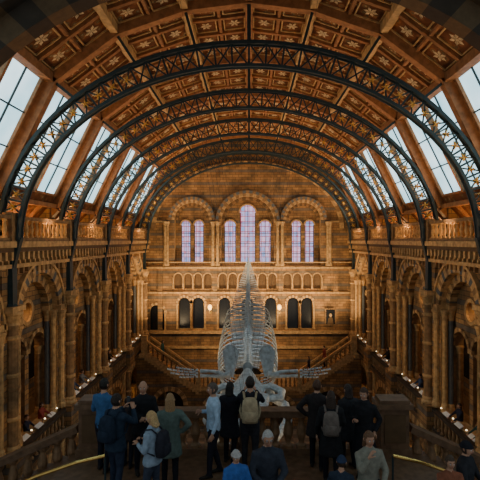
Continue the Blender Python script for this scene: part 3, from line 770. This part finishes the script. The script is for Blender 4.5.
person('man_in_navy_jacket',116,8.2,1.76,PI*.85,(.02,.03,.05),(.03,.04,.07),armL='photo',armR='photo',coat=(.025,.04,.065),coat_hem=.8,hair=(.03,.02,.015),bag=(.02,.03,.05))
person('man_in_blue_shirt',104,9.05,1.78,PI*.9,(.05,.13,.28),(.02,.02,.03),armL='phone',armR='down',hair=(.025,.02,.015))
person('man_in_black_jacket',143,8.9,1.78,.35,(.02,.02,.02),(.02,.02,.03),style='bald',hair=(.05,.035,.025),armL='cross',armR='cross',coat=(.02,.02,.023),coat_hem=.78,head_yaw=-.3)
person('woman_in_denim_jacket',152,7.75,1.62,PI*1.4,(.25,.33,.42),(.05,.06,.09),style='mid',hair=(.55,.36,.16),armL='phone',armR='phone',coat=(.27,.34,.42),coat_hem=.84,bag=(.03,.03,.04),head_pitch=.2,step=.12)
person('woman_in_green_coat',170,8.4,1.7,PI*1.05,(.06,.09,.08),(.015,.015,.02),style='long',hair=(.34,.20,.09),armL='phone',armR='hips',coat=(.11,.15,.13),coat_hem=.62)
person('man_in_light_blue_shirt',213,8.85,1.76,-PI*.42,(.42,.55,.70),(.02,.02,.03),style='short',hair=(.12,.09,.07),armL='down',armR='phone',build=1.12,step=.12)
person('woman_in_black_coat',230,9.35,1.62,PI*.9,(.015,.015,.02),(.015,.015,.02),style='mid',hair=(.02,.015,.01),armL='down',armR='phone',coat=(.02,.02,.026),coat_hem=.6)
person('man_with_backpack',250,9.0,1.83,PI,(.02,.02,.025),(.03,.03,.035),style='short',hair=(.03,.02,.015),armL='photo',armR='photo',bag=(.42,.33,.20),step=.1)
person('woman_with_backpack',331,8.6,1.68,PI*.95,(.02,.02,.02),(.015,.015,.02),style='long',hair=(.05,.03,.02),armL='down',armR='phone',coat=(.02,.02,.022),coat_hem=.55,bag=(.16,.13,.11))
person('man_in_dark_coat',317,9.15,1.72,PI*.9,(.02,.02,.02),(.015,.015,.02),style='short',hair=(.09,.045,.025),armL='hips',armR='down',coat=(.03,.025,.025),coat_hem=.65)
person('woman_in_dark_coat',364,8.75,1.70,-.5,(.20,.18,.15),(.015,.015,.02),style='mid',hair=(.07,.035,.02),armL='pocket',armR='phone',coat=(.02,.02,.023),coat_hem=.5,head_pitch=.1,scarf=(.02,.02,.023))
person('woman_in_grey_coat',348,9.2,1.62,PI*1.1,(.05,.05,.05),(.02,.02,.025),style='mid',hair=(.04,.025,.02),armL='phone',armR='phone',coat=(.035,.035,.04),coat_hem=.6)
person('child_in_dark_coat',128,9.2,1.38,PI*.95,(.06,.05,.05),(.02,.02,.03),hair=(.05,.03,.02),armL='phone',armR='down',coat=(.05,.04,.04),coat_hem=.7)
person('seated_elderly_man',267,7.3,1.82,.15,(.10,.11,.13),(.03,.03,.04),style='short',hair=(.45,.43,.40),armL='lap',armR='lap',coat=(.04,.045,.06),seated=True,lean=.1,head_pitch=.05,glasses=True,seat=.58)
person('seated_child',236,7.0,1.4,.3,(.05,.12,.35),(.03,.03,.05),style='short',hair=(.10,.06,.03),armL='lap',armR='lap',coat=(.05,.13,.40),seated=True,head_pitch=.1,hat=(.45,.42,.4),seat=.58)
person('seated_woman',369,7.3,1.70,.2,(.30,.27,.2),(.05,.05,.06),style='mid',hair=(.16,.08,.04),armL='lap',armR='face',coat=(.25,.24,.19),seated=True,head_pitch=.0,seat=.58)
person('seated_person_in_hat',341,7.0,1.42,PI*.9,(.03,.04,.06),(.03,.03,.05),hair=(.05,.03,.02),armL='lap',armR='lap',seated=True,hat=(.03,.045,.09),lean=.1,seat=.47)
person('seated_man_in_cap',466,7.3,1.62,PI*.25,(.04,.04,.045),(.03,.03,.04),hair=(.06,.04,.03),armL='lap',armR='lap',coat=(.03,.03,.035),seated=True,hat=(.02,.02,.025))
person('seated_boy',450,7.0,1.45,0,(.25,.09,.05),(.03,.03,.04),hair=(.08,.05,.03),armL='lap',armR='lap',seated=True)
for (cx,w,y,h) in ((255,.75,7.3,.56),(362,.55,7.3,.5),(458,.75,7.35,.45)):
    b=MB(); x=(cx-249)/466*y
    box(b,(x-w,y-.22,LZ+h-.06),(x+w,y+.25,LZ+h-.0),M_wood)
    for e in (-1,1):
        for f in (-.15,.18): box(b,(x+e*(w-.12)-.04,y+f-.04,LZ),(x+e*(w-.12)+.04,y+f+.04,LZ+h-.06),M_wood)
    b.obj('wooden_bench')
cols=[(.03,.03,.05),(.25,.05,.04),(.05,.08,.15),(.2,.2,.2),(.02,.02,.02),(.3,.25,.18),(.04,.1,.09)]
def far(X,y,z,rot,i,arm='rail'):
    person('museum_visitor',0,y,1.66+.03*(i%4),rot,cols[i%7],(.02,.02,.03),style=('short','long','mid')[i%3],armL=arm,armR=arm,coat=cols[i%7] if i%2 else None,floor=z,X=X,vox=.035)
i=0
for s,ys in ((-1,(19.6,21.0,24.8,26.1,31.2,36.0)),(1,(18.9,20.7,23.9,25.4,30.2,31.4,36.3))):
    for y in ys: far(s*9.36,y,6.0,(-PI/2 if s>0 else PI/2),i); i+=1
for X in (-7.0,4.85,6.1): 
    k=int((abs(X)-4)/(4.3/17)); far(X,37.8,3.2+2.8*(k+1)/17,PI/2*(1 if X<0 else -1),i,'down'); i+=1
far(1.5,38.2,3.2,0,i,'down'); far(-1.9,38.4,3.2,.4,i+1,'down')
# ------------------------------------------------------------ lights
def point(n,loc,e,col,r=.15):
    l=bpy.data.lights.new(n,'POINT'); l.energy=e; l.color=col; l.shadow_soft_size=r
    o=bpy.data.objects.new(n,l); o.location=loc; scene.collection.objects.link(o); return o
def spot(n,loc,tgt,e,col,ang,r=.1):
    l=bpy.data.lights.new(n,'SPOT'); l.energy=e; l.color=col; l.spot_size=ang; l.spot_blend=.7; l.shadow_soft_size=r
    o=bpy.data.objects.new(n,l); o.location=loc; o.rotation_euler=(Vector(tgt)-Vector(loc)).to_track_quat('-Z','Y').to_euler(); scene.collection.objects.link(o)
WARM=(1,.60,.25)
for s in (-1,1):
    for k,(a,b) in enumerate(zip(YT[:-1],YT[1:])):
        c=(a+b)/2; f=(.4,.7,.9,1,1)[k]
        point('gallery_lamp',(s*10.6,c,12.6),80,WARM)
        point('arcade_lamp',(s*11.0,c,3.0),50,WARM)
        point('upper_gallery_lamp',(s*9.7,c,15.4),90,WARM)
        spot('cornice_uplight',(s*8.3,c,15.1),(s*4.0,c+.3,22.5),750*f+100,(1,.62,.34),2.3,.2)
        spot('added_wall_fill',(-s*8.2,c,7.4),(s*9.2,c,12.6),1600*f+250,(1,.68,.36),.75,.2)  # added warm fill, no fixture, brightens the opposite arcade wall
for x in (-6.5,-2.5,2.5,6.5):
    spot('end_wall_uplight',(x,36.2,6.6),(x*.9,40.5,16.0),1900,(1,.72,.40),1.9,.2)
    spot('end_wall_floodlight',(x*1.2,28,15.3),(x*.6,40.5,10),2300,(1,.72,.42),.9,.2)
for s in (-1,1): spot('added_whale_fill',(s*8,24,15.3),(0,23,9.3),1100,(.8,.93,1),.6)  # cool fill pair added to lift the skeleton, no lamp there
w=bpy.data.worlds.new('world'); scene.world=w; w.use_nodes=True
bgn=w.node_tree.nodes['Background']; bgn.inputs[0].default_value=(.62,.72,.78,1); bgn.inputs[1].default_value=.45
# ------------------------------------------------------------ camera
cd=bpy.data.cameras.new('camera'); cd.sensor_width=36; cd.lens=36*466/480; cd.shift_x=-9/480; cd.clip_end=200
co=bpy.data.objects.new('camera',cd); co.location=(0,0,CZ); co.rotation_euler=(PI/2,0,0); scene.collection.objects.link(co); scene.camera=co
